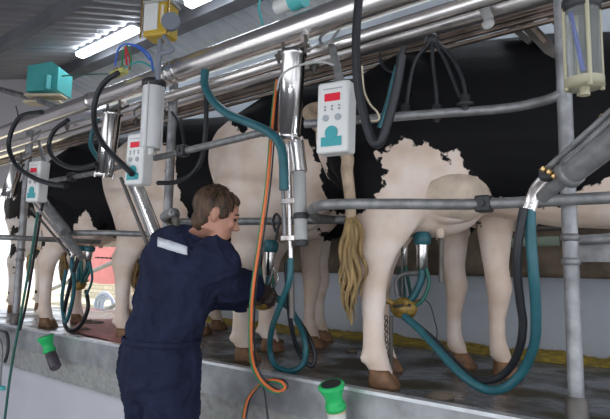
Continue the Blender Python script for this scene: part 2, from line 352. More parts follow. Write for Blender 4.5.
    mb.build('udder',MT['udder_near' if tailX else 'udder'],ob)
    for sg in(-1,1): MB().ball(W(2.08,sg*.085,1.33),.022*s,n=10,m=8).build('eye',MT['eye'],ob)
    MB().ball(W(2.365,0,1.085),(.045*s,.066*s,.055*s),(h,l,Z)).build('muzzle',MT['nose'],ob)
    return ob
MT['hide_tail']=mat('cream tail hair',(.58,.44,.31),.7,0,.3,20)
BIG=[(-1,2),(3,2)]
# nearest cow
c1=cow(at(382,387,Z=0),27,'nearest cow, black back, white hip and belly, tail by the large controller',
  pix=[(-.30,[(318,-80),(318,200),(345,215),(372,206),(386,170),(374,147),(390,147),(404,131),(413,142),(425,138),(433,148),(447,150),(457,144),(462,156),(473,172),(488,184),(497,192),(506,194),(514,203),(560,199),(575,203),(583,189),(600,184),(625,170),(900,200),(1400,100),(1400,-200)]),
       (-.30,[(443,153),(449,150),(453,157),(446,160)])],
  tailX=[(344,150,1.90),(347,172,1.88),(350,198,1.88),(351,222,1.90)])
c2=cow(at(246,361,Z=0),23,'pale cow behind the man, mostly cream white with a black patch on its side',
  pix=[(-.30,[(205,20),(212,108),(228,122),(238,131),(246,122),(262,135),(285,128),(305,138),(311,150),(318,165),(318,182),(323,208),(345,212),(420,215),(420,20)]),
       (-.28,[(310,226),(322,230),(332,238),(328,247),(318,243),(309,247)]),(-.17,[(466,219),(482,219),(477,230),(472,233)])],step=(-.20,-.13))
c3=cow(at(125,339,Z=0),27,'black cow with white hindquarters standing left of the man',
  pix=[(-.30,[(105,20),(112,128),(140,130),(172,150),(176,200),(196,248),(225,240),(560,230),(560,-20)])])
c4=cow(at(47,327,Z=0),27,'black cow with a white wedge on its flank, beside the dangling hose loop',
  pix=[(-.30,[(20,20),(22,185),(44,205),(62,232),(70,222),(80,206),(86,222),(96,242),(108,246),(560,240),(560,-20)]),(-.25,[(30,240),(38,230),(44,243),(36,250)])])
sp=[]
rs=random.Random(11)
for i in range(46):
    x=rs.uniform(-.35,1.7); z=rs.uniform(.15,1.5); r=rs.uniform(.025,.085); sp.append([(x+r*math.cos(t)*rs.uniform(.7,1.2),z+r*math.sin(t)*rs.uniform(.7,1.2)) for t in [k*PI/4 for k in range(8)]])
sp.append([(-.5,.95),(.4,1.0),(1.1,.92),(1.8,1.0),(1.8,1.6),(-.5,1.6)])
c5=cow(at(14,312,Z=0),27,'spotted black and white cow, last in the row by the exit',polys=sp,mat_='hide5')
# ------------------------------------------------------------------ overhead pipes
def xpipe(name,label,y,z,r,m,x0=-6.35,x1=2.1,cat='pipe',seams=(),group=None,n=28):
    t=thing(name,label,cat,(x0,y,z),group)
    MB().cyl((x0,y,z),(x1,y,z),r,n=n).build('pipe',MT[m],t)
    for sx in seams: MB().lathe([(0,r+.002),(.1,r+.007),(.9,r+.007),(1,r+.002)],(sx-.02,y,z),(sx+.02,y,z),n).build('joint_ring',MT['chrome'],t)
    return t
t=xpipe('milk_pipe','large polished steel milk pipe, topmost and nearest of the overhead pipes',1.75,1.575,.050,'steel',x1=at(165,75,Y=1.75).x,seams=(at(92,101,Y=1.75).x,))
q=at(165,75,Y=1.75).x; MB().lathe([(0,.050),(.02,.060),(1,.060)],(q,1.75,1.575),(2.1,1.75,1.575),28).build('wide_pipe',MT['steel'],t)
for dx in(0,.06,.12): MB().lathe([(0,.060),(.1,.064),(.9,.064),(1,.060)],(q+dx,1.75,1.575),(q+dx+.02,1.75,1.575),28).build('joint_ring',MT['chrome'],t)
xpipe('vacuum_pipe','thinner steel pipe directly under the large polished milk pipe',1.86,1.50,.030,'steel')
xpipe('wash_pipe','bright steel pipe behind the nearest milk pipe, above the black cow',2.10,1.58,.052,'steel')
for i,(z,yy) in enumerate(((at(410,47,Y=2.17).z,2.17),(at(410,52,Y=2.17).z,2.17),(at(410,57.5,Y=2.17).z,2.17))):
    MBx=MB().box((-2.1,yy,z),(8.5,.024,.015),bev=.003); o=MBx.build('support_rail',MT['brown'])
    tag(o,['thin brown rail, topmost of three behind the bright steel pipe','thin brown rail, middle one of three behind the bright steel pipe','thin brown rail, lowest of three above the black cow'][i],'rail','thin rails behind the pipes')
# ------------------------------------------------------------------ posts
def post(px,Yp,r,label,x=None,top=1.62):
    X0=at(px,210,Y=Yp).x; t=thing('stall_post',label,'post',(X0,Yp,.0),'galvanised stall posts')
    MB().cyl((X0,Yp,.0),(X0,Yp,top),r,n=24).build('pole',MT['galvpost'],t)
    MB().lathe([(0,r+.012),(.85,r+.010),(1,r+.002)],(X0,Yp,0),(X0,Yp,.10)).build('base_sleeve',MT['dull'],t)
    for z in (.60,.52): MB().lathe([(0,r),(.2,r+.006),(.8,r+.006),(1,r)],(X0,Yp,z),(X0,Yp,z+.025)).build('collar',MT['galv'],t)
    return t,X0
p1,X1=post(569,1.93,.0245,'thick galvanised post at the right with the bolted rail bracket')
p3,X3=post(168,1.93,.027,'galvanised post right behind the man\'s back')
p4,X4=post(24,1.93,.029,'galvanised post at far left in front of the spotted cow')
# bolts
MB().cyl((X1,1.90,.735),(X1,1.885,.735),.015,n=16).build('bolt',MT['white'],p1)
# rump rails: zigzag tubes
def rail(label,pts,r=.019,cat='rail',clamps=(),m='galv',group='zigzag rump rails'):
    b=pts[0]; t=thing('rump_rail',label,cat,b,group)
    MB().tube(pts,r,14,10).build('tube',MT[m],t)
    for c in clamps: 
        mb=MB().box(c,(.055,.055,.06),bev=.008); mb.cyl(Vector(c)+Vector((0,-.026,0)),Vector(c)+Vector((0,-.036,0)),.013,n=12); mb.build('clamp',MT['black'],t)
    return t
z=.735
A=lambda px,Yp,zz=z: Vector((at(px,200,Y=Yp).x,Yp,zz))
def atz(px,py,Zz): return at(px,py,Z=Zz)
r1=[Vector((X1+.75,1.96,z)),Vector((X1+.4,1.93,z)),Vector((X1,1.89,z)),atz(480,204,z),atz(400,204,z),atz(345,204,z),atz(322,205.5,z),atz(312,210,z),atz(316,217,z),atz(330,219.5,z),atz(345,220,z)]
rail('lower grey rail in front of the black cow, looping back by the tail',r1,.020,clamps=[atz(484,204,z)])
r2=[atz(372,219,z),atz(330,220,z),atz(290,221,z),atz(240,221.5,z),atz(195,222,z),atz(172,221.5,z),atz(164,217,z),atz(168,212,z)+Vector((0,.04,0)),Vector((X3+.02,1.96,z))]
rail('lower grey rail passing behind the man\'s head',r2,.020)
r3=[Vector((X3,1.97,z)),atz(160,234,z-.03),atz(110,233,z-.03),atz(68,233,z-.03)]
rail('lower grey rail left of the man, across the black cow',r3,.019)
r4=[atz(100,242,z-.05),atz(60,240,z-.05),atz(20,238,z-.05),atz(-10,237,z-.05)]
rail('lower grey rail at far left crossing the spotted cow',r4,.019)
z2=1.10
u1=[Vector((X1,1.93,z2+.02)),atz(555,97,z2),atz(535,103,z2),atz(500,109,z2),atz(430,114,z2),atz(370,119,z2),atz(305,124,z2)]
rail('upper grey rail across the black cow\'s back, bending up to the right post',u1,.018,group='upper stall rails')
u2=[atz(272,130,z2),atz(215,144,z2),atz(155,158,z2)]
rail('upper grey rail above the man, ending at the tall milk jar',u2,.018,clamps=[atz(183,151,z2)],group='upper stall rails')
u3=[atz(128,164,z2),atz(100,172,z2),atz(45,182,z2)]
rail('upper grey rail between the two left hand controllers',u3,.017,clamps=[atz(72,177,z2)],group='upper stall rails')
# right-hand side gate rails beyond the thick post
t=thing('side_gate','galvanised gate section right of the thick post',"gate",(X1+.1,2.3,.6))
MB().tube([at(572,238,Y=2.05),at(583,240,Y=2.05),at(640,236,Y=2.05)],.018,12).build('tube',MT['galv'],t)
MB().prism(ats([(578,245),(640,240),(640,262),(578,262)],Y=2.08),Vector((0,.01,0))).build('plate',MT['galv'],t)
tag(MB().tube([at(505,229,Y=2.9),at(640,223,Y=2.9)],.022,12,0).build('feed_rail',MT['dull']),'dark horizontal feed rail behind the teal hose and right post','rail')
t=tag(MB().tube([at(508,243,Y=3.2),at(560,241,Y=3.2)],.030,12,0).build('water_pipe',mat('pale green pipe',(.34,.42,.33),.5)),'pale green pipe end low behind the teal hose','pipe')
# ------------------------------------------------------------------ chrome milk meters on hangers
def meter(px,pyt,px2,pyb,Yp,r,label,stick=True):
    a=at(px,pyt,Y=Yp); b=at(px2,pyb,Y=Yp); t=thing('milk_meter',label,'milk meter',b,'chrome milk meters under the pipes')
    MB().lathe([(0,r*.55),(.0,r*1.12),(.05,r*1.12),(.06,r),(.93,r),(.94,r*1.14),(.985,r*1.14),(1,r*.8)],a,b,28).build('cylinder',MT['chrome'],t)
    d=(b-a).normalized(); u,v=perp(d)
    for k in range(6):
        c=b+(u*math.cos(k*PI/3)+v*math.sin(k*PI/3))*r*1.12; MB().cyl(c-d*.022,c+d*.006,r*.12,n=8).build('clip',MT['steel'],t)
    mb=MB().tube([a+Vector((0,.0,0)),a-d*.03+Vector((0,.03,.0)),a-d*.05+Vector((0,.08,.02))],r*.45,12); mb.build('elbow',MT['steel'],t)
    mb=MB(); mb.box(a-d*.012,(r*2.9,.03,.02),bev=.004); mb.cyl(a+Vector((-r*1.25,0,-.02)),a+Vector((-r*1.25,0,.06)),.008,n=8); mb.cyl(a+Vector((r*1.25,0,-.02)),a+Vector((r*1.25,0,.06)),.008,n=8); mb.build('bracket',MT['dull'],t)
    return t
mA=meter(294,52,288,141,1.70,.052,'upright chrome milk meter beside the orange and green air hose')
mB_=meter(113,112,104,177,1.66,.052,'tilted chrome milk meter left of the second controller')
mC=meter(17,162,8,197,1.66,.048,'chrome milk meter at far left edge')
# ------------------------------------------------------------------ swing arms
def arm(label,tubes,Yfun,cat='swing arm'):
    t=thing('swing_arm',label,cat,at(*tubes[0][0][0][:2],Y=tubes[0][3]),'cluster swing arms')
    for pts,r,m,Yp,nm in tubes:
        P=[at(p[0],p[1],Y=p[2] if len(p)>2 else Yp) for p in pts]; MB().tube(P,r,14,0 if len(P)==2 else 6).build(nm,MT[m],t)
    return t
# below the middle meter
arm('steel arm and grey tube hanging below the upright chrome milk meter',[
 ([(296,142),(299,172)],.036,'steel',1.72,'cylinder'),([(299,172),(301,240)],.028,'midgrey',1.72,'sleeve'),
 ([(281,140),(285,238)],.009,'galv',1.70,'rod'),([(288,144),(291,262)],.011,'steel',1.71,'rod'),([(291,255),(292,318)],.012,'dull',1.72,'rod')],0)
a_=[o for o in C.objects if o.name.startswith('swing_arm')][-1]
for py in(201,238): MB().box(at(288,py,Y=1.69),(.075,.012,.022),bev=.002).build('bracket',MT['steel'],a_)
for py in(213,240): MB().lathe([(0,.03),(.5,.034),(1,.03)],at(301,py,Y=1.72),at(301,py+6,Y=1.72)).build('clamp_band',MT['black'],a_)
arm('slanting steel swing arm under the second controller, behind the man',[
 ([(137,185),(158,240)],.034,'steel',1.66,'cylinder'),([(121,178),(148,246)],.010,'dull',1.62,'rod'),([(126,176),(152,240)],.010,'galv',1.64,'rod')],0)
arm('slanting steel swing arm under the leftmost controller',[
 ([(42,200),(66,232)],.034,'galv',1.68,'cylinder'),([(60,225),(82,258)],.022,'galv',1.70,'sleeve'),([(34,203),(75,255)],.009,'steel',1.64,'rod'),([(31,208),(70,255)],.008,'dull',1.64,'rod')],0)
# right-hand arm leaning in from out of frame
t=arm('large steel swing arm with brass fittings leaning in at the right edge',[
 ([(650,112,1.44),(568,176,1.60)],.033,'galv',1.6,'cylinder'),([(568,176,1.60),(542,197,1.68)],.020,'galv',1.6,'sleeve'),
 ([(650,76,1.44),(548,168,1.62)],.009,'galv',1.6,'rod'),([(650,86,1.44),(555,173,1.62)],.012,'galv',1.6,'rod')],0)
MB().tube([at(548,172,Y=1.66),at(536,184,Y=1.68),at(530,196,Y=1.70),at(525,210,Y=1.70)],.010,10).build('outlet_tube',MT['steel'],t)
MB().tube([at(556,173,Y=1.66),at(542,188,Y=1.69),at(536,198,Y=1.70),at(531,212,Y=1.70)],.013,10).build('outlet_tube',MT['steel'],t)
for px,py in((543,169),(549,172),(554,176),(558,173),(602,117)): MB().ball(at(px,py,Y=1.60),.009,n=10,m=8).build('fitting',MT['brass'],t)
MB().box(at(551,174,Y=1.64),(.06,.05,.04),bev=.01).build('manifold',MT['black'],t)
MB().lathe([(0,.033),(.1,.038),(.9,.038),(1,.033)],at(574,171,Y=1.59),at(567,177,Y=1.61)).build('end_ring',MT['galv'],t)
# ------------------------------------------------------------------ controllers
def controller(cx,cy,hpx,label,Yp=1.60,tilt=0,yaw=.25,bracket_top=None):
    c=at(cx,cy,Y=Yp); H=.275; Wd=.135; Dp=.075
    t=thing('milking_controller',label,'controller',c,'white milking controllers')
    a=math.radians(yaw); ex=Vector((math.cos(a),math.sin(a),0)); ey=Vector((-math.sin(a),math.cos(a),0))
    tl=math.radians(tilt); exx=(ex*math.cos(tl)+Z*math.sin(tl)); ez=(Z*math.cos(tl)-ex*math.sin(tl))
    ax=(exx,ey,ez)
    MB().box(c,(Wd,Dp,H),ax,.012).build('housing',MT['white'],t)
    f=lambda x,zz,o=.0: c-ey*(Dp/2+o)+exx*x+ez*zz
    MB().box(f(0,.075,.001),(.066,.006,.030),ax,.002).build('display',MT['red'],t)
    for x,zz in((-.03,.04),(0,.04),(.03,.04),(-.03,.028),(0,.028),(.03,.028)): 
        MB().cyl(f(x,zz),f(x,zz,.004),.0045,n=8).build('indicator',MT['greyp'],t)
    for x in(-.026,.026): MB().cyl(f(x,-.004),f(x,-.004,.004),.013,n=14).build('button',MT['greyp'],t)
    mb=MB(); mb.box(f(0,-.095,.001),(.085,.005,.035),ax); mb.cyl(f(0,-.062),f(0,-.062,.005),.026,n=24); mb.build('start_button',MT['tealp'],t,'teal round start button')
    MB().box(f(0,.108,.0005),(.08,.003,.004),ax).build('print_line',MT['greyp'],t)
    top=c+ez*(H/2)
    bt=at(*bracket_top,Y=Yp+.05) if bracket_top else top+Z*.2
    MB().prism([top+exx*-.02+ey*.03,top+exx*.02+ey*.03,bt+exx*.014,bt-exx*.014],ey*.006).build('bracket',MT['galv'],t)
    MB().tube([bt+Vector((-.035,.03,.08)),bt+Vector((-.04,-.02,.03)),bt+Vector((-.02,-.03,-.01)),bt+Vector((.01,-.02,0)),bt+Vector((.04,.0,.05))],.006,8).build('hook',MT['galv'],t)
    return t
controller(336.5,119,75,'large white controller with red display, nearest one, beside the black cow\'s tail',tilt=-1,yaw=8,bracket_top=(331,44))
controller(139.5,160,54,'white controller with red display hanging between milk jar and tilted chrome meter',tilt=-1.5,yaw=8,bracket_top=(142,115))
controller(38,182,42,'small looking white controller at far left above the spotted cow',tilt=-2,yaw=8,bracket_top=(38,140))
# ------------------------------------------------------------------ jars
def jar(cx,y0,y1,Yp,r,label,m,cap='black',rod=False):
    a=at(cx,y0,Y=Yp); b=Vector((a.x,Yp,at(cx,y1,Y=Yp).z)); t=thing('milk_jar',label,'jar',b)
    a=Vector((b.x,Yp,a.z))
    mb=MB(); u,v=X,Y
    P=[(0,r*.3),(0,r*.96),(.03,r),(.97,r),(1,r),(1,r-.004),(.05,r-.004),(.02,r*.3)]
    mb.lathe(P,b,a,32); mb.build('jar_body',MT[m],t)
    MB().lathe([(0,r*.5),(.0,r*1.1),(.75,r*1.1),(1,r*.8)],a-Z*.01,a+Z*.035,28).build('lid',MT[cap],t)
    MB().cyl(b-Z*.035,b,r*.3,n=16).build('outlet',MT['jaryel' if rod else 'white'],t)
    for k in range(4):
        c=Vector((math.cos(k*PI/2+.5),math.sin(k*PI/2+.5),0))*r*1.02
        MB().cyl(b+c-Z*.02,a+c,.005 if not rod else .006,n=8).build('tie_rod',MT['jaryel' if rod else 'clamp'],t)
    if rod: 
        MB().lathe([(0,r*.3),(0,r*1.12),(1,r*1.12)],b-Z*.012,b+Z*.012).build('base_ring',MT['jaryel'],t)
        MB().cyl(Vector((at(571,17,Y=Yp).x,Yp,a.z-.01)),Vector((at(584,73,Y=Yp).x,Yp-.01,at(584,73,Y=Yp).z)),.006,n=10).build('measuring_rod',MT['blue'],t,'blue plastic rod')
    else:
        MB().cyl(b+Z*.03,a-Z*.02,.012,n=12).build('inner_tube',MT['white'],t)
    return t
j1=jar(581,8,84,1.60,.046,'clear milk jar with a blue rod inside, at the top right','glass',rod=True)
j2=jar(154,86,148,1.62,.058,'cloudy cylindrical milk jar with black lid above the second controller','jar2')
# ------------------------------------------------------------------ hoses
def hose(label,pts,r,m,name='rubber_hose',cat='hose',Yp=1.6,group=None,n=10,ends=None):
    P=[at(p[0],p[1],Y=p[2] if len(p)>2 else Yp) for p in pts]
    return tag(MB().tube(P,r,n,8).build(name,MT[m]),label,cat,group)
K='rubber'
hose('thick black hose looping down in front of the pipes beside the large controller',[(360,-12),(357,20),(356,50),(358,85),(364,115),(373,141),(381,141),(389,118),(397,85),(402,55)],.0165,K,Yp=1.52)
hose('black hose looping from the yellow manifold down to the second controller',[(118,73),(105,82),(96,98),(94,118),(98,135),(108,150),(120,162),(132,174)],.016,K,Yp=1.54)
hose('black hose making a wide loop at far left above the leftmost controller',[(42,112),(22,116),(12,130),(9,148),(17,166),(34,178),(52,184),(66,186)],.016,K,Yp=1.52)
hose('black hose loop between the two left hand chrome meters',[(68,120),(55,130),(49,144),(53,157),(66,166),(82,168),(97,164)],.015,K,Yp=1.60)
hose('black hose looping behind the tall milk jar down to the upper rail',[(158,183),(176,182),(194,172),(203,152),(206,120),(206,92)],.013,K,Yp=1.80)
hose('thin black hose between milk jar and upper rail',[(172,112),(180,124),(184,142),(184,152)],.009,K,Yp=1.9)
hose('black hose next to the slim one between milk jar and upper rail',[(164,110),(170,118),(173,140),(170,160),(166,172)],.011,K,Yp=1.95)
hose('thick teal hose curving from the large milk pipe to the middle swing arm',[(205,70),(205,86),(213,101),(228,114),(247,122),(265,130),(278,141),(283,158),(284,190)],.020,'teal',Yp=1.62)
hose('short teal hose behind the tilted chrome milk meter',[(98,118),(92,134),(91,146),(98,158),(104,166)],.016,'teal',Yp=1.80)
hose('thick teal hose coming down the middle swing arm to the second cluster',[(291,258,1.70),(289,282,1.70),(280,306,1.75),(272,328,1.85),(270,350,1.93),(276,366,1.93),(292,371,1.93),(304,362,1.95),(305,342,1.95),(297,320,1.98),(285,302,2.0),(272,296,2.0)],.014,'teal')
hose('black hose beside the teal one under the middle swing arm',[(286,262,1.74),(288,295,1.78),(291,325,1.85),(298,350,1.95),(310,366,1.98),(315,356,2.0),(308,336,2.0),(292,312,2.03),(275,298,2.03)],.011,K)
hose('long teal hose sweeping under the black cow from the right hand arm to its cluster',[(530,210,1.70),(531,240,1.70),(534,280,1.72),(536,315,1.78),(534,345,1.86),(522,372,1.93),(504,388,1.95),(485,389,1.98),(462,375,2.0),(440,352,2.05),(420,330,2.1),(404,316,2.12)],.0165,'teal')
hose('long black hose beside the sweeping teal one',[(524,208,1.68),(519,235,1.68),(517,265,1.70),(520,300,1.75),(523,325,1.8),(519,350,1.88),(508,370,1.95),(492,380,1.98),(474,378,2.02),(455,362,2.05),(436,342,2.08),(415,324,2.12)],.0135,K)
hose('thin grey cable looping in front of the upright chrome meter',[(277,90),(280,78),(288,70),(304,64),(322,62),(334,65)],.0045,'midgrey',name='cable',cat='cable',Yp=1.55)
hose('thin pale cable hanging behind the thick black hose loop',[(362,66),(364,90),(370,104),(377,112),(378,120),(360,121)],.004,'cream',name='cable',cat='cable',Yp=1.72)
hose('teal hose end hanging below the pipes right of the thick black loop',[(398,66),(393,85),(388,105),(380,128)],.014,'teal',Yp=1.75)
hose('thin dark hose hooked under the bright pipe',[(380,53),(381,62),(387,70),(396,73)],.006,K,Yp=2.0)
hose('short black hose stub hanging from the bright pipe',[(404,46),(401,56),(398,70)],.013,K,Yp=1.95)
hose('thin dark hose dropping from the right hand outlet to the gutter at far left',[(38,212,1.60),(30,262,1.62),(20,320,1.62),(11,370,1.62),(4,425,1.62)],.0085,'tealg')
hose('thin dark hose parallel to the far left post',[(46,170,1.62),(42,205,1.64),(35,250,1.68),(27,300,1.74),(20,330,1.80)],.009,K)
# cluster of four tubes hanging from the bright pipe with black grommets
t=thing('pulse_tubes','bunch of thin black pulse tubes fanning out below the bright steel pipe','tubes',at(432,40,Y=2.0))
MB().ball(at(432,40,Y=2.0),(.03,.03,.03)).build('connector',MT['black'],t)
for pts in([(430,42),(415,62),(409,88),(406,112)],[(432,44),(433,65),(436,90),(437,112)],[(436,44),(446,62),(453,80),(460,98)],[(438,43),(452,58),(462,78),(466,98)]):
    MB().tube([at(x,y,Y=1.95) for x,y in pts],.0085,8).build('tube',MT[K],t)
for px,py in((405.5,112),(437,113),(465,103)):
    mb=MB(); c=at(px,py,Y=1.90); mb.lathe([(0,.008),(.1,.016),(.35,.016),(.36,.032),(.5,.032),(.51,.018),(.9,.02),(1,.01)],c-Z*.035,c+Z*.035,16); mb.build('grommet',MT['black'],t)
# air hose: orange and green pair
def pair(pts,label):
    t=thing('air_hose',label,'hose',at(pts[0][0],pts[0][1],Y=pts[0][2]))
    P=[at(*p[:2],Y=p[2]) for p in pts]
    MB().tube(P,.0065,8).build('orange_line',MT['orange'],t,'orange line'); MB().tube([p+Vector((-.008,-.002,-.008)) for p in P],.0045,8).build('green_line',MT['hgreen'],t,'green line')
    MB().tube([p+Vector((.008,.010,.004)) for p in P],.0035,8).build('black_line',MT['rubber'],t,'thin black line')
pair([(277,80,1.75),(272,130,1.66),(268,180,1.60),(260,240,1.60),(253,290,1.60),(251,330,1.64),(253,362,1.70),(262,381,1.74),(276,391,1.76),(285,388,1.77),(280,381,1.77),(266,381,1.78),(254,390,1.78),(246,404,1.78),(242,430,1.78)],'orange and green air hose pair hanging to a loop at the kerb')
hose('thin black hose hanging from the loop of the orange hose',[(261,380),(265,395),(269,430)],.004,K,Yp=1.77)
# far-left hose loops at cluster three
for i,pts in enumerate(([(78,258,1.78),(70,285,1.85),(64,315,1.95),(68,330,1.98),(80,326,2.0),(88,308,2.0),(86,290,2.0)],[(72,258,1.78),(74,290,1.85),(66,322,1.9),(62,300,1.95),(66,270,2.0)],[(90,262,1.8),(92,280,1.85),(86,296,1.95)])):
    hose(['black hose loop on the floor beneath the leftmost cluster','teal hose doubling back beneath the leftmost cluster','short teal hose hanging at the leftmost cluster'][i],pts,[.014,.013,.008][i],['rubber','teal','teal'][i])
# ------------------------------------------------------------------ milking clusters
def cup(c,top,rad,parent,H=.15,m='teal'):
    d=Vector(top)-Vector(c)
    MB().lathe([(0,rad*.5),(.03,rad*.82),(.5,rad*.9),(.68,rad)],c,top,20).build('shell',MT['chrome'],parent)
    MB().lathe([(.66,rad*1.1),(.70,rad*1.35),(.9,rad*1.45),(1,rad*1.0)],c,top,20).build('liner',MT[m],parent)
def cluster(label,px,cups,claw,Yp):
    cl=at(*claw,Y=Yp); t=thing('milking_cluster',label,'milking cluster',cl,'milking clusters under the cows')
    mb=MB(); mb.lathe([(0,.012),(.1,.045),(.35,.06),(.5,.064),(.65,.06),(.9,.036),(1,.018)],cl-Z*.048,cl+Z*.048,20)
    for k in range(4):
        v=Vector((math.cos(k*PI/2+.6),math.sin(k*PI/2+.6),.4)); mb.cyl(cl+v*.035,cl+v*.078,.013,n=8)
    mb.build('claw',MT['claw'],t); MB().tube([cl+Vector((-.05,-.03,-.0)),cl+Vector((0,-.058,.01)),cl+Vector((.05,-.03,.015))],.008,8).build('strap',MT['black'],t)
    for x0,y0,x1,y1,yy in cups:
        a=at(x0,y0,Y=yy); b=at(x1,y1,Y=yy); cup(a,b,.029,t)
        MB().tube([a+Z*.01,a-Z*.045+X*-.005,(a+cl)/2-Z*.035,cl+Z*.015],.017,10).build('milk_tube',MT['teal'],t)
        MB().tube([a+X*.02+Z*.01,a+Vector((.034,0,-.06)),(a+cl)/2+Vector((.045,0,-.05)),cl+Vector((.03,0,.0))],.009,8).build('pulse_tube',MT['tealg'],t)
    return t
k1=cluster('milking cluster under the black cow with teal topped cup',0,[(422,270,422,232,2.22),(402,268,404,230,2.45)],(404,308),2.2)
k2=cluster('milking cluster in the man\'s hand under the pale cow',0,[(269,276,271,240,2.05),(258,268,262,236,2.3)],(263,301),2.08)
MB().tube([at(269,284,Y=2.0),at(274,268,Y=2.0),at(278,280,Y=2.0),at(270,292,Y=2.0)],.004,8).build('wire_clip',MT['chrome'],k2)
k3=cluster('leftmost milking cluster under the cow with the white flank wedge',0,[(80,262,80,246,2.05),(88,262,90,246,2.1),(72,262,73,246,2.2)],(78,284),2.1)
# stand and ring that hold the near cluster
t=thing('cluster_support','dark steel hanger frame holding the cluster under the black cow','support',at(391,372,Y=2.2))
q=lambda x,y:at(x,y,Y=2.28)
MB().tube([q(391,378),q(391,345),q(391,316)],.010,10,0).build('upright',MT['dull'],t)
MB().tube([q(402,238),q(402,262),q(402,296)],.006,8,0).build('hanger_rod',MT['dull'],t)
MB().tube([q(398,296),q(396,283),q(402,275),q(415,273),q(428,274)],.012,10).build('arm',MT['galv'],t)
MB().tube([q(437,232),q(441,240),q(441,262),q(441,282)],.011,10).build('drop_tube',MT['dull'],t)
MB().tube([q(400,234),q(415,230),q(430,231),q(439,236)],.008,10).build('ring_bar',MT['dull'],t)
for k in range(10): 
    c=q(386+.15*k,318+k*5.4); MB().tube([c+Vector((.008*math.cos(a),.008*math.sin(a)*(k%2),.012*math.sin(a))) for a in [i*PI/3 for i in range(7)]],.003,6,2).build('chain_link',MT['dull'],t)
hose('thin dark string hanging from the claw under the black cow',[(425,300,2.2),(430,305,2.2),(434,318,2.2),(437,335,2.2),(432,362,2.2)],.0025,K,name='string',cat='string')
# ------------------------------------------------------------------ teat dip cups on the kerb
def dip(top,neck,bot,label,lower,Yp=1.77):
    a=at(*top,Y=Yp-.03); n=at(*neck,Y=Yp); b=at(*bot,Y=Yp); t=thing('dip_cup',label,'teat dip cup',b,'green teat dip cups')
    mb=MB(); mb.lathe([(0,.026),(0,.050),(.10,.054),(.20,.049),(.48,.036),(.78,.034),(.80,.041),(1,.042),(1,.015)],a,n,24); mb.build('cup',MT['green'],t)
    MB().cyl(a-(n-a)*.012,a+(n-a)*.01,.040,n=20).build('opening',MT['black'],t)
    d=(b-n).normalized()
    MB().lathe([(0,.036),(1,.038)],n,n+d*.015).build('ring',MT['tan'],t)
    MB().lathe([(0,.033),(.05,.037),(.95,.037),(1,.031)],n+d*.015,b,24).build('bottle',MT[lower],t)
dip((45,336),(50,352),(56,368),'green teat dip cup with dark bottle hooked on the kerb at left','dip')
dip((331,384),(336,409),(339,440),'green teat dip cup with pale bottle at the kerb below the black cow','glass_cup')
# ------------------------------------------------------------------ pulsator, manifolds, box
c=at(161,23,Y=1.62); t=thing('pulsator_box','yellow and white pulsator box on top of the large milk pipe','pulsator',c)
ex=Vector((.93,.36,0)).normalized(); ax=(ex,Z.cross(ex),Z)
MB().box(c,(.15,.11,.185),ax,.012).build('housing',MT['yellow'],t)
MB().box(c-ax[1]*.057-ex*.025+Z*.012,(.085,.008,.15),ax,.003).build('front_plate',MT['white'],t)
MB().box(c+Z*.098,(.165,.12,.014),ax,.003).build('lid',MT['midgrey'],t)
for k in(-.05,0,.05): MB().cyl(c+ex*k+Z*.09,c+ex*k+Z*.115,.008,n=10).build('nozzle',MT['yel2'],t)
for qx,qz in((-.082,.0),(.082,0)): MB().cyl(c+ex*qx-ax[1]*.06-Z*.1,c+ex*qx-ax[1]*.06+Z*.112,.006,n=8).build('tie_rod',MT['brass'],t)
MB().box(c-ax[1]*.058+ex*.045+Z*.02,(.02,.006,.10),ax,.002).build('label_plate',MT['cream'],t)
MB().cyl(c+ex*.09-ax[1]*.04-Z*.03,c+ex*.10-ax[1]*.065-Z*.03,.048,n=28).build('dial',MT['grey'],t)
MB().tube([c-Z*.08,c-Z*.12,c-Z*.17+ex*.0,at(156,84,Y=1.62)],.014,10).build('stem',MT['grey'],t)
MB().tube([c+Vector((.06,-.02,-.10)),at(172,50,Y=1.60),at(160,56,Y=1.60),at(158,80,Y=1.60)],.013,10).build('hose',MT['grey'],t)
for k,(m,dx) in enumerate((('red2',-.03),('bluew',0),('yel2',.03),('red2',.055))): MB().tube([c+ex*dx+Z*.1,c+ex*(dx+.01)+Z*.16,c+ex*(dx+.03)+Vector((0,.1,.24))],.005,8).build('wire',MT[m],t)
c=at(119,73,Y=1.66); t=thing('air_manifold','small yellow green manifold with coloured wires on the milk pipe','manifold',c)
MB().box(c,(.13,.05,.03),None,.005).build('body',MT['yel2'],t)
for k in(-.05,-.02,.02,.05): MB().cyl(c+X*k,c+X*k+Z*.035,.008,n=10).build('nozzle',MT['brass'],t)
for i,(m,pts) in enumerate((('bluew',[(115,66),(118,50),(126,44),(140,49),(150,60)]),('hgreen',[(122,66),(123,52),(127,46),(131,58),(130,70)]),('red2',[(127,66),(126,54),(126,46),(130,60),(129,70)]),('tealp',[(124,68),(138,62),(150,66),(160,76)]))):
    MB().tube([at(x,y,Y=1.64) for x,y in pts],.0055,8).build('wire',MT[m],t)
hose('thin blue air line beside the yellow pulsator box',[(130,44),(140,47),(150,56),(153,70)],.006,'bluew',name='air_line',cat='air line',Yp=1.6)
hose('pale green air line arching down beside the yellow pulsator box',[(262,-8),(259,8),(263,25)],.006,'tealbox',name='air_line',cat='air line',Yp=1.9)
hose('thin green line running from the teal box to the yellow manifold',[(62,76),(80,75),(100,74),(108,74)],.005,'tealg',name='air_line',cat='air line',Yp=2.0)
c=at(288,5,Y=1.80); t=thing('valve_fitting','white pipe fitting with teal cap at the top of the picture','valve',c)
MB().cyl(at(277,8,Y=1.80),at(292,2,Y=1.80),.034,n=20).build('body',MT['white'],t); MB().cyl(at(292,2,Y=1.80),at(304,-3,Y=1.80),.045,n=20).build('cap',MT['tealbox'],t)
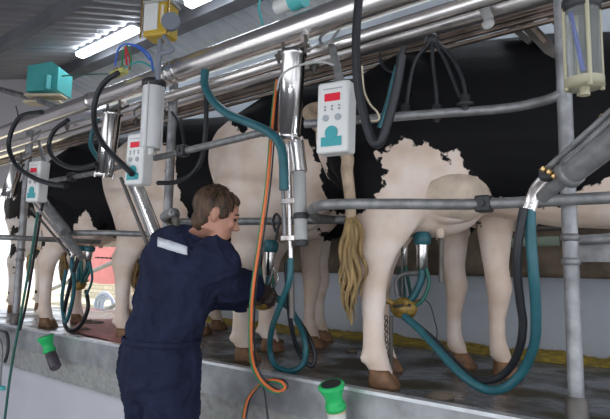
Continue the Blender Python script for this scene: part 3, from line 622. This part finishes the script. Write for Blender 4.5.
# teal equipment box with a tray below, on a cross pipe
c=at(50,82,Y=2.3); t=thing('equipment_box','teal plastic box standing on the cross pipe near the end wall','box',c)
ex=Vector((.80,.60,0)).normalized(); ey=Z.cross(ex)
pr=[(-.13,-.10),(.13,-.10),(.155,.02),(.12,.11),(-.06,.13),(-.125,.02)]
MB().prism([c-ey*.14+ex*x+Z*zz for x,zz in [(-.15,-.14),(.15,-.12),(.15,.10),(.08,.15),(-.15,.11)]],ey*.28).build('housing',MT['tealbox'],t)
MB().box(c+Vector((.17,-.1,-.07)),(.05,.05,.14),None,.01).build('bracket',MT['tealbox'],t)
for dz,dx in((-.17,0),(-.23,-.02)): 
    tag(MB().box(c+Vector((dx+.05,-.05,dz)),(.36,.14,.022),(ex,ey,Z),.004).build('board',MT['cream']),['upper cream board lying under the teal box','lower cream board lying under the teal box'][0 if dz>-.2 else 1],'board')
P=[at(-20,84,Y=2.2),at(20,95,Y=2.2),at(50,104,Y=2.2),at(66,112,Y=2.2)]
tag(MB().tube(P,.030,16,4).build('cross_pipe',MT['galvpost']),'dull grey pipe crossing from the left edge below the teal box','pipe')
tag(MB().tube([at(16,106,Y=2.0),at(18,116,Y=2.0),at(17,126,Y=2.0)],.006,8).build('pipe_hanger',MT['dull']),'thin hanger hook under the dull grey cross pipe','hook')
# plastic clamp on bright pipe, small clamps
c=at(486,14,Y=2.02); t=thing('pipe_clamp','translucent plastic clamp on the bright steel pipe','clamp',c)
MB().tube([at(482,-4,Y=2.02),at(484,8,Y=2.02),at(489,20,Y=2.02)],.020,12).build('strap',MT['clamp'],t); MB().ball(at(488,24,Y=2.02),(.026,.012,.022)).build('tab',MT['clamp'],t)
MB().cyl(at(468,1,Y=2.03),at(476,5,Y=2.03),.018,n=12).build('screw',MT['chrome'],t)
for px,py,l in((279,57,'small bolt clamp on the pipe left of the upright chrome meter'),(301,48,'small bolt clamp on the pipe right of the upright chrome meter'),(314,68,'small bolt clamp beneath the pipe near the large controller'),(136,122,'small bolt clamp on the pipe beside the tall milk jar'),(67,128,'small bolt clamp on the pipe beside the left hose loop')):
    c=at(px,py,Y=1.80); mb=MB(); mb.cyl(c-Z*.03,c+Z*.03,.008,n=8); mb.lathe([(0,.014),(1,.014)],c-Z*.012,c+Z*.004,6); mb.box(c+Z*.01,(.045,.02,.012),None,.002); tag(mb.build('bolt_clamp',MT['dull']),l,'clamp','bolt clamps on the pipes')
# hook with black ring beside orange hose
tag(MB().tube([at(276,232,Y=1.95),at(273,222,Y=1.95),at(276,214,Y=1.95),at(280,219,Y=1.95),at(278,228,Y=1.95),at(276,240,Y=1.95)],.007,8).build('hanger_ring',MT['black']),'black ring above the cup in the man\'s hand','ring')
# diagonal channel brackets top right
t=thing('roof_bracket','pair of dark diagonal steel channels under the pipes at top right','bracket',at(540,40,Y=2.3))
for a,b,w in(((515,12),(562,62),.05),((502,18),(530,42),.025),((542,8),(566,34),.02)):
    A_=at(*a,Y=2.3);B_=at(*b,Y=2.3); d=(B_-A_); n=Vector((-d.z,0,d.x)).normalized()*w/2
    MB().prism([A_-n,A_+n,B_+n,B_-n],Vector((0,.04,0))).build('channel',MT['dull'],t)
A_=at(522,16,Y=2.28);B_=at(545,42,Y=2.28);d=B_-A_;n=Vector((-d.z,0,d.x)).normalized()*.008; MB().prism([A_-n,A_+n,B_+n,B_-n],Vector((0,.015,0))).build('flange',MT['brown'],t)
# chain behind left cow
t=thing('gate_chain','thin chain running from the leftmost cluster towards the man','chain',at(92,256,Y=2.4))
for k in range(13): 
    c=at(96+k*2.1,257.5+.1*k,Y=2.4); MB().ball(c,(.016,.006,.009) if k%2 else (.014,.009,.005),n=8,m=6).build('chain_link',MT['dull'],t)
# outside: rails, pink tarpaulin, hoses, mat on floor
tag(MB().prism(ats([(70,244),(150,240),(156,285),(100,284),(72,278)],Y=5.0),Vector((0,.04,0))).build('tarpaulin',MT['pink']),'pink tarpaulin hanging outside behind the cows','tarpaulin')
for i,(a,b) in enumerate((((50,290),(150,246)),((60,330),(150,290)))):
    tag(MB().tube([at(*a,Y=3.75),at(*b,Y=3.75)],.028,12,0).build('yard_rail',MT['galv']),['upper slanting galvanised rail outside the opening','lower slanting galvanised rail outside the opening'][i],'rail','slanting yard rails')
for i in range(3):
    c=at(104,306,Y=3.9); rr=.17-.03*i; tag(MB().tube([c+Vector((rr*math.cos(a)*1.3,0.03*i,rr*math.sin(a))) for a in [k*PI/8*1.05 for k in range(16)]],.022,8,3).build('water_hose',mat('pale blue hose %d'%i,(.45,.52,.68),.5)),['outermost coil of pale blue hose outside the opening','middle coil of pale blue hose outside the opening','inner coil of pale blue hose outside the opening'][i],'hose','pale blue hose coils')
pts=[at(70,331,Z=.004),at(100,338,Z=.004),at(150,352,Z=.004),at(160,330,Z=.004),at(138,321,Z=.004),at(84,320,Z=.004)]
tag(MB().prism(pts,Vector((0,0,.012))).build('floor_mat',MT['matred']),'pinkish red rubber mat on the platform floor left of the man','mat')
# dung lumps
for i,(px,py,r) in enumerate(((92,325,.10),(80,332,.08),(276,343,.05),(350,352,.04),(343,338,.03),(300,348,.03),(541,350,.03),(508,360,.03),(440,398,.05))):
    c=at(px,py,Z=.0); mb=MB(); mb.ball(c+Z*.005,(r,r*.8,r*.35),n=14,m=8)
    for v in mb.bm.verts: v.co+=Vector((1,1,.6))*noise.noise(v.co*22)*.02*(r/.05)**.5
    tag(mb.build('dung',MT['manger']),['brown dung heap beside the pink mat','brown dung heap by the leftmost cluster','brown dung lump in front of the pale cow\'s hose','small dung lump right of the middle leg','small dung lump near the back wall in the middle','small dung lump beside the teal hose loop','small dung lump near the back wall beside the thick post','small dung lump by the nearest front hoof','brown dung lump under the black cow at the kerb'][i],'dung','dung on the platform floor')
# straw strip by the back wall
mb=MB(); rs=random.Random(5)
def straw_h(x): return .03+.05*max(0,noise.noise(Vector((x*1.7,0,0))))+.02*noise.noise(Vector((x*7,3,0)))
nx=130; cols=[]
for i in range(nx+1):
    x=-3.9+i*(6.0/nx); w=.19+.18*max(-.6,noise.noise(Vector((x*1.3,9,0))))
    cols.append([mb.bm.verts.new((x,WY-w*(1-j/5),.002+straw_h(x)*math.sin(j/5*PI/2)*(1+.3*noise.noise(Vector((x*20,j,1)))))) for j in range(6)])
for a,b in zip(cols,cols[1:]):
    for j in range(5): f=mb.bm.faces.new((a[j],b[j],b[j+1],a[j+1])); f.smooth=True
for i in range(2600):
    x=rs.uniform(-3.9,2.0); w=rs.uniform(0,.42)**1.0*rs.random(); y=WY-w-.01; a=rs.uniform(0,PI); L_=rs.uniform(.015,.05); zz=straw_h(x)*max(0,1-w/.2)+.006
    d=Vector((math.cos(a),math.sin(a)*.8,rs.uniform(-.2,.3)))*L_; p=Vector((x,min(y,WY-.03),zz)); n=Vector((0,0,.0018)); s_=Vector((-d.y,d.x,0)).normalized()*.0018
    vs=[mb.bm.verts.new(q_) for q_ in(p-s_,p+s_,p+d+s_,p+d-s_,p+d/2+n)]
    for f in((0,1,4),(1,2,4),(2,3,4),(3,0,4)): mb.bm.faces.new([vs[k] for k in f])
o=mb.build('straw',mat('yellow straw',(.58,.40,.05),.8,0,.6,25,col2=(.26,.20,.05))); o['kind']='stuff'; tag(o,'yellow straw strewn along the foot of the back wall','straw')
# lower-left foreground: handle and fitting on the pit wall
t=thing('tap_handle','black tap with teal clip on the pit wall at the lower left corner','tap',at(3,350,Y=1.78))
MB().tube([at(0,330,Y=1.80),at(7,334,Y=1.78),at(8,350,Y=1.78),at(5,362,Y=1.78)],.012,10).build('handle',MT['black'],t)
MB().tube([at(-2,336,Y=1.80),at(2,348,Y=1.80),at(0,388,Y=1.80)],.008,10).build('pipe',MT['galv'],t)
MB().box(at(2,388,Y=1.76),(.07,.03,.03),None,.006).build('clip',MT['tealbox'],t)
# ------------------------------------------------------------------ fluorescent lamps
def lamp(a,b,label,y=None):
    d=(b-a).normalized(); s=Z.cross(d).normalized(); L_=(b-a).length; c=(a+b)/2
    t=thing('ceiling_light',label,'ceiling light',c,'fluorescent ceiling lights')
    MB().box(c+Z*.035,(L_,.10,.03),(d,s,Z),.006).build('housing',MT['house'],t)
    MB().box(c,(L_-.02,.09,.045),(d,s,Z),.02).build('diffuser',MT['tube'],t)
LZ=2.60
a=at(79,56,Z=LZ); b=at(137,29,Z=LZ); b.y=a.y=(a.y+b.y)/2-0.0
lamp(a,b,'lit fluorescent light above the teal box')
L1=(b.x-a.x)
a2=at(184,4,Z=LZ); lamp(Vector((a2.x,a.y,LZ)),Vector((a2.x+L1,a.y,LZ)),'lit fluorescent light cut by the top edge behind the yellow box')
lamp(Vector((-1.2,a.y,LZ)),Vector((-1.2+L1,a.y,LZ)),'lit fluorescent light over the black cow')
for i,x in enumerate((-3.4,-1.0,1.0)): lamp(Vector((x,.2,1.62)),Vector((x+1.25,.2,1.62)),['added fill light above the pit near the end wall, out of view','added fill light over the middle of the pit, out of view','added fill light over the near end of the pit, out of view'][i])  # unseen lamps added over the pit as fill light from the camera side
# ------------------------------------------------------------------ the man
def man():
    Fh=(R0*.72+F0*.69).normalized(); Rt_=Fh.cross(Z)
    P=at(159,368,D=2.28); W_=at(161,340,D=2.30); M1=at(171,305,D=2.33); Ch=at(182,272,D=2.36); Nb=at(194,241,D=2.37)
    Hd=(R0*.95+F0*.31).normalized(); a=math.radians(20); Ff=Hd*math.cos(a)-Z*math.sin(a); Hu=Z*math.cos(a)+Hd*math.sin(a); Hs=Ff.cross(Hu)
    H=at(217,215,D=2.27)
    SR=Nb+Rt_*.165-Z*.075; SL=Nb-Rt_*.135-Z*.085
    ER=at(226,284,D=2.36); WR=at(256,287,D=2.58); EL=at(200,292,D=2.62); WL=at(250,302,D=2.66)
    hipR=P+Rt_*.095-Z*.03; hipL=P-Rt_*.095-Z*.03
    kR=Vector((hipR.x,hipR.y,PZ+.50))+Fh*.05; kL=Vector((hipL.x,hipL.y,PZ+.50))+Fh*.08; fR=Vector((kR.x,kR.y,PZ+.09))-Fh*.04; fL=Vector((kL.x,kL.y,PZ+.09))-Fh*.02
    def limb(mb,pts,rs,n=14):
        Q=smoothpath(pts,6); m=len(Q)-1; mb.tube(Q,lambda q:rs[min(int(q*(len(rs)-1)),len(rs)-2)]*(1-(q*(len(rs)-1)-min(int(q*(len(rs)-1)),len(rs)-2)))+rs[min(int(q*(len(rs)-1)),len(rs)-2)+1]*(q*(len(rs)-1)-min(int(q*(len(rs)-1)),len(rs)-2)),n,0)
    def torso(mb,k,top=True):
        S_=[(P-Z*.12,.165,.115),(P-Z*.03,.195,.14),(P+Z*.06,.19,.14),(W_,.178,.13),(M1,.192,.135),(Ch-Z*.02,.212,.14),(Ch+Z*.06,.205,.13),(Nb-Z*.055,.150,.105),(Nb-Z*.01,.10,.085)]
        mb.loft([(c,a_*k,b_*k) for c,a_,b_ in S_],Rt_,Fh,28)
    def hand(mb,wr,d,nrm,k=1,thumb=1):
        d=d.normalized(); nrm=(nrm-d*nrm.dot(d)).normalized(); sd=d.cross(nrm)
        mb.loft([(wr-d*.02,.026*k,.020*k),(wr+d*.01,.030*k,.019*k),(wr+d*.05,.040*k,.017*k),(wr+d*.088,.041*k,.015*k)],sd,nrm,14)
        for i,L_ in enumerate((.070,.078,.072,.056)):
            b=wr+d*.08+sd*(.031-.0205*i)*1.0; q1=b+d*L_*.42+nrm*L_*.10; q2=q1+d*L_*.22+nrm*L_*.30; q3=q2-d*L_*.05+nrm*L_*.26
            mb.tube([b-d*.03,b,q1,q2,q3],lambda q:(.0098-.0022*q)*k,8,4)
        b=wr+d*.025+sd*.030*thumb; mb.tube([b-sd*.012*thumb,b+sd*.022*thumb+d*.015,b+sd*.030*thumb+d*.042+nrm*.012,b+sd*.018*thumb+d*.062+nrm*.026],lambda q:(.013-.004*q)*k,8,4)
    HR=(at(270,297,D=2.66)-WR); HL=(at(268,300,D=2.70)-WL)
    # body, one continuous surface
    mb=MB(); torso(mb,.86)
    limb(mb,[SR-Rt_*.03,SR,(SR+ER)/2,ER,(ER+WR)/2,WR],[.05,.052,.046,.038,.034,.024]); limb(mb,[SL+Rt_*.03,SL,(SL+EL)/2,EL,(EL+WL)/2,WL],[.05,.052,.046,.038,.034,.024])
    for h,k_,f in((hipR,kR,fR),(hipL,kL,fL)):
        limb(mb,[h,(h+k_)/2,k_,(k_+f)/2,f],[.085,.075,.058,.052,.038]); mb.loft([(f-Z*.07-Fh*.05,.03,.02),(f-Z*.06,.038,.028),(f-Z*.065+Fh*.1,.04,.022),(f-Z*.07+Fh*.16,.02,.012)],Rt_,Z,12)
    hand(mb,WR,HR,Vector((0,.2,-.3))+R0*.2,.9); hand(mb,WL,HL,Z,.9,-1)
    mb.loft([(Nb-Z*.06,.07,.07),(Nb,.060,.062),(H-Hu*.075-Ff*.015,.052,.056),(H-Hu*.03-Ff*.01,.05,.055)],Hs,Ff,18)
    mb.ball(H+Hu*.025-Ff*.012,(.073,.096,.090),(Hs,Ff,Hu),24,16)       # cranium
    mb.loft([(H-Hu*.118+Ff*.052,.018,.016),(H-Hu*.105+Ff*.045,.038,.034),(H-Hu*.07+Ff*.035,.050,.048),(H-Hu*.02+Ff*.025,.060,.060),(H+Hu*.03+Ff*.02,.062,.064)],Hs,Ff,20)   # jaw and face
    mb.ball(H+Hu*.022+Ff*.078,(.045,.014,.012),(Hs,Ff,Hu))             # brow
    mb.loft([(H+Hu*.012+Ff*.080,.008,.010),(H-Hu*.008+Ff*.094,.010,.013),(H-Hu*.026+Ff*.103,.014,.016),(H-Hu*.036+Ff*.092,.013,.012)],Hs,Ff,10)   # nose
    mb.ball(H-Hu*.060+Ff*.082,(.022,.011,.006),(Hs,Ff,Hu)); mb.ball(H-Hu*.071+Ff*.080,(.019,.011,.006),(Hs,Ff,Hu)); mb.ball(H-Hu*.100+Ff*.070,(.018,.016,.014),(Hs,Ff,Hu))
    for s in(-1,1):
        mb.ball(H-Hu*.02+Ff*.062+Hs*s*.036,(.02,.02,.022),(Hs,Ff,Hu))
        mb.loft([(H-Hu*.04-Ff*.012+Hs*s*.068,.008,.010),(H-Hu*.02-Ff*.014+Hs*s*.074,.009,.015),(H+Hu*.0-Ff*.018+Hs*s*.077,.008,.019),(H+Hu*.018-Ff*.018+Hs*s*.076,.006,.014)],Hs,Ff,12)
    me=remesh(mb,.006,4,.5); me.name='person'; me.materials.append(MT['skin']); b=bpy.data.objects.new('person',me); C.objects.link(b)
    o0=Vector((fR.x+fL.x,fR.y+fL.y,PZ*2))/2; me.transform(Matrix.Translation(-o0)); b.location=o0; WM[b]=Matrix.Translation(o0)
    tag(b,'man in a navy boiler suit leaning over the kerb, reaching right to a milking cluster','person')
    def child(mb,name,vox,m,sm=4,label=None,fold=0,fs=10):
        me=remesh(mb,vox,sm,.5)
        if fold:
            ns=[v.normal.copy() for v in me.vertices]
            for v,n in zip(me.vertices,ns):
                c=v.co; q=noise.noise(Vector((c.x*fs+c.z*3,c.y*fs,c.z*fs*.5)))+.45*noise.noise(Vector((c.x*fs*1.8+7,c.y*fs*1.8,c.z*fs*1.6))); w=.9*(1-min(1,abs(q)*4))-.25
                v.co=c+n*fold*w
        me.materials.append(MT[m]); me.transform(Matrix.Translation(-o0)); o=bpy.data.objects.new(name,me); C.objects.link(o); o.parent=b; WM[o]=WM[b]
        if label: o['label']=label
        return o
    mb=MB(); torso(mb,1.10)
    mb.ball(Ch+Z*.04-Fh*.05,(.18,.12,.16),(Rt_,Fh,Z))
    limb(mb,[SR-Rt_*.06+Z*.01,SR+Z*.0,(SR+ER)/2,ER,(ER+WR)/2+(WR-ER)*.02,WR-(WR-ER)*.06],[.080,.100,.090,.084,.074,.062]); limb(mb,[SL+Rt_*.06+Z*.01,SL,(SL+EL)/2,EL,(EL+WL)/2,WL-(WL-EL)*.06],[.07,.085,.085,.08,.072,.055])
    for h,k_,f in((hipR,kR,fR),(hipL,kL,fL)): limb(mb,[h+Z*.06,h,(h+k_)/2,k_,(k_+f)/2,f+Z*.02],[.12,.122,.108,.092,.085,.08])
    suit=child(mb,'boiler_suit',.009,'suit',4,None,.016,11)
    mb=MB(); c=Nb+Z*.01+R0*.008; Nu=(Z*.93+R0*.2+F0*.1).normalized(); nu,nv=perp(Nu)
    rings=[]
    for dz,r in((-.05,.125),(-.01,.102),(.040,.090),(.043,.082),(-.0,.084),(-.03,.095)): rings.append([mb.bm.verts.new(c+Nu*dz+nu*(r*math.cos(k*PI/12))+nv*(r*math.sin(k*PI/12))) for k in range(24)])
    mb.skin(rings,False); mb.build('collar',MT['suit'],suit)
    mb=MB(); rings=[]
    for dz,k_ in((-.012,1.0),(-.010,1.03),(.010,1.03),(.012,1.0)): rings.append(mb.ring(W_+Z*dz,Rt_,Fh,.200*k_,.148*k_,32))
    mb.skin(rings,False); mb.build('waistband',MT['suit'],suit)
    # reflective strip sits on the back of the suit
    dg=bpy.context.evaluated_depsgraph_get(); dg.update(); mw=Matrix.Translation(o0); inv=mw.inverted(); rows=[]
    for j in range(3):
        row=[]
        for i in range(15):
            px=158+i*29.5/14; py=237.5+i*9.0/14+j*4.6; d=(at(px,py,D=1)-CAM).normalized()
            ok,loc,n,_=suit.ray_cast(inv@CAM,d)
            row.append((mw@loc+n*.004) if ok else None)
        rows.append(row)
    if all(p is not None for r in rows for p in r):
        mb=MB(); g=[[mb.bm.verts.new(p) for p in r] for r in rows]
        for j in range(2):
            for i in range(14): mb.bm.faces.new((g[j][i],g[j][i+1],g[j+1][i+1],g[j+1][i])).smooth=True
        o=mb.build('reflective_strip',MT['reflect'],suit,'silver reflective strip across the upper back'); so=o.modifiers.new('s','SOLIDIFY'); so.thickness=.003; so.offset=0
    else: print('STRIP MISSED')
    for nm,wr,hd,nn,th in(('glove',WR,HR,Vector((0,.2,-.3))+R0*.2,1),('glove',WL,HL,Z,-1)):
        mb=MB(); hand(mb,wr,hd,nn,1.12,th); mb.loft([(wr-hd.normalized()*.05,.036,.034),(wr,.032,.027)],*perp(hd.normalized()),14); child(mb,nm,.005,'glove',2)
    # hair
    mb=MB(); mb.ball(H+Hu*.035-Ff*.022,(.079,.098,.086),(Hs,Ff,Hu),24,16); mb.ball(H-Hu*.035-Ff*.052,(.058,.046,.058),(Hs,Ff,Hu)); mb.ball(H+Hu*.080+Ff*.020,(.055,.055,.032),(Hs,Ff,Hu))
    for s in(-1,1): mb.ball(H+Hu*.012+Ff*.012+Hs*s*.064,(.018,.028,.030),(Hs,Ff,Hu))
    hair=child(mb,'hair',.006,'hair',2,None,.004,40)
    mb=MB(); rs=random.Random(2)
    for i in range(230):
        th=rs.uniform(0,2*PI); ph=rs.uniform(.05,1.25); n=(Hs*math.cos(th)*math.sin(ph)+Ff*math.sin(th)*math.sin(ph)+Hu*math.cos(ph))
        c=H+Hu*.035-Ff*.022; r=.085; p0=c+n*r; dn=(-Hu*.8+Hs*(.4 if n.dot(Hs)>0 else -.4)-Ff*.25 if n.dot(Ff)<.3 else Ff*.5-Hu*.4+Hs*.3); t=(dn-n*dn.dot(n)).normalized()
        L_=rs.uniform(.03,.06); mb.tube([p0-n*.01,p0+t*L_*.4+n*.005,p0+t*L_*.9-n*.006],lambda q:.0035*(1-q)+.0008,5,4)
    mb.build('hair_strands',MT['hair'],hair)
    for s in(-1,1):
        e=MB().ball(H+Hu*.004+Ff*.073+Hs*s*.030,(.013,.010,.007),(Hs,Ff,Hu)).build('eye',MT['eye'],b)
        MB().tube([H+Hu*.024+Ff*.084+Hs*s*.016,H+Hu*.030+Ff*.082+Hs*s*.032,H+Hu*.022+Ff*.066+Hs*s*.050],.0035,6).build('eyebrow',MT['hair'],b)
    for f in(fR,fL):
        mb=MB(); mb.loft([(f-Z*.085-Fh*.07,.03,.004),(f-Z*.05-Fh*.07,.045,.04),(f-Z*.045,.05,.045),(f-Z*.05+Fh*.10,.052,.038),(f-Z*.065+Fh*.19,.03,.02)],Rt_,Z,16); mb.loft([(f-Z*.05,.05,.055),(f+Z*.10,.058,.06)],Rt_,Fh,16); child(mb,'boot',.008,'boot',3)
man()
# ------------------------------------------------------------------ light
w=bpy.data.worlds.new('world'); S.world=w; w.use_nodes=True; nt=w.node_tree; bg=nt.nodes['Background']
sky=nt.nodes.new('ShaderNodeTexSky'); sky.sky_type='HOSEK_WILKIE'; sky.sun_direction=Vector((-.4,-.5,.75)).normalized(); sky.turbidity=6
mx=nt.nodes.new('ShaderNodeMix'); mx.data_type='RGBA'; mx.inputs[0].default_value=.6; mx.inputs[7].default_value=(.9,.93,1,1)
nt.links.new(sky.outputs['Color'],mx.inputs[6]); nt.links.new(mx.outputs[2],bg.inputs['Color']); bg.inputs['Strength'].default_value=2.0
ld=bpy.data.lights.new('sun','SUN'); ld.energy=5.0; ld.angle=.02; ld.color=(1,.95,.86); lo=bpy.data.objects.new('sun',ld); C.objects.link(lo)
lo.rotation_euler=Vector((.35,-.55,-.75)).to_track_quat('-Z','Y').to_euler()
vs=S.view_settings; vs.view_transform='Standard'; vs.look='None'; vs.gamma=1; vs.exposure=.45; vs.use_curve_mapping=False
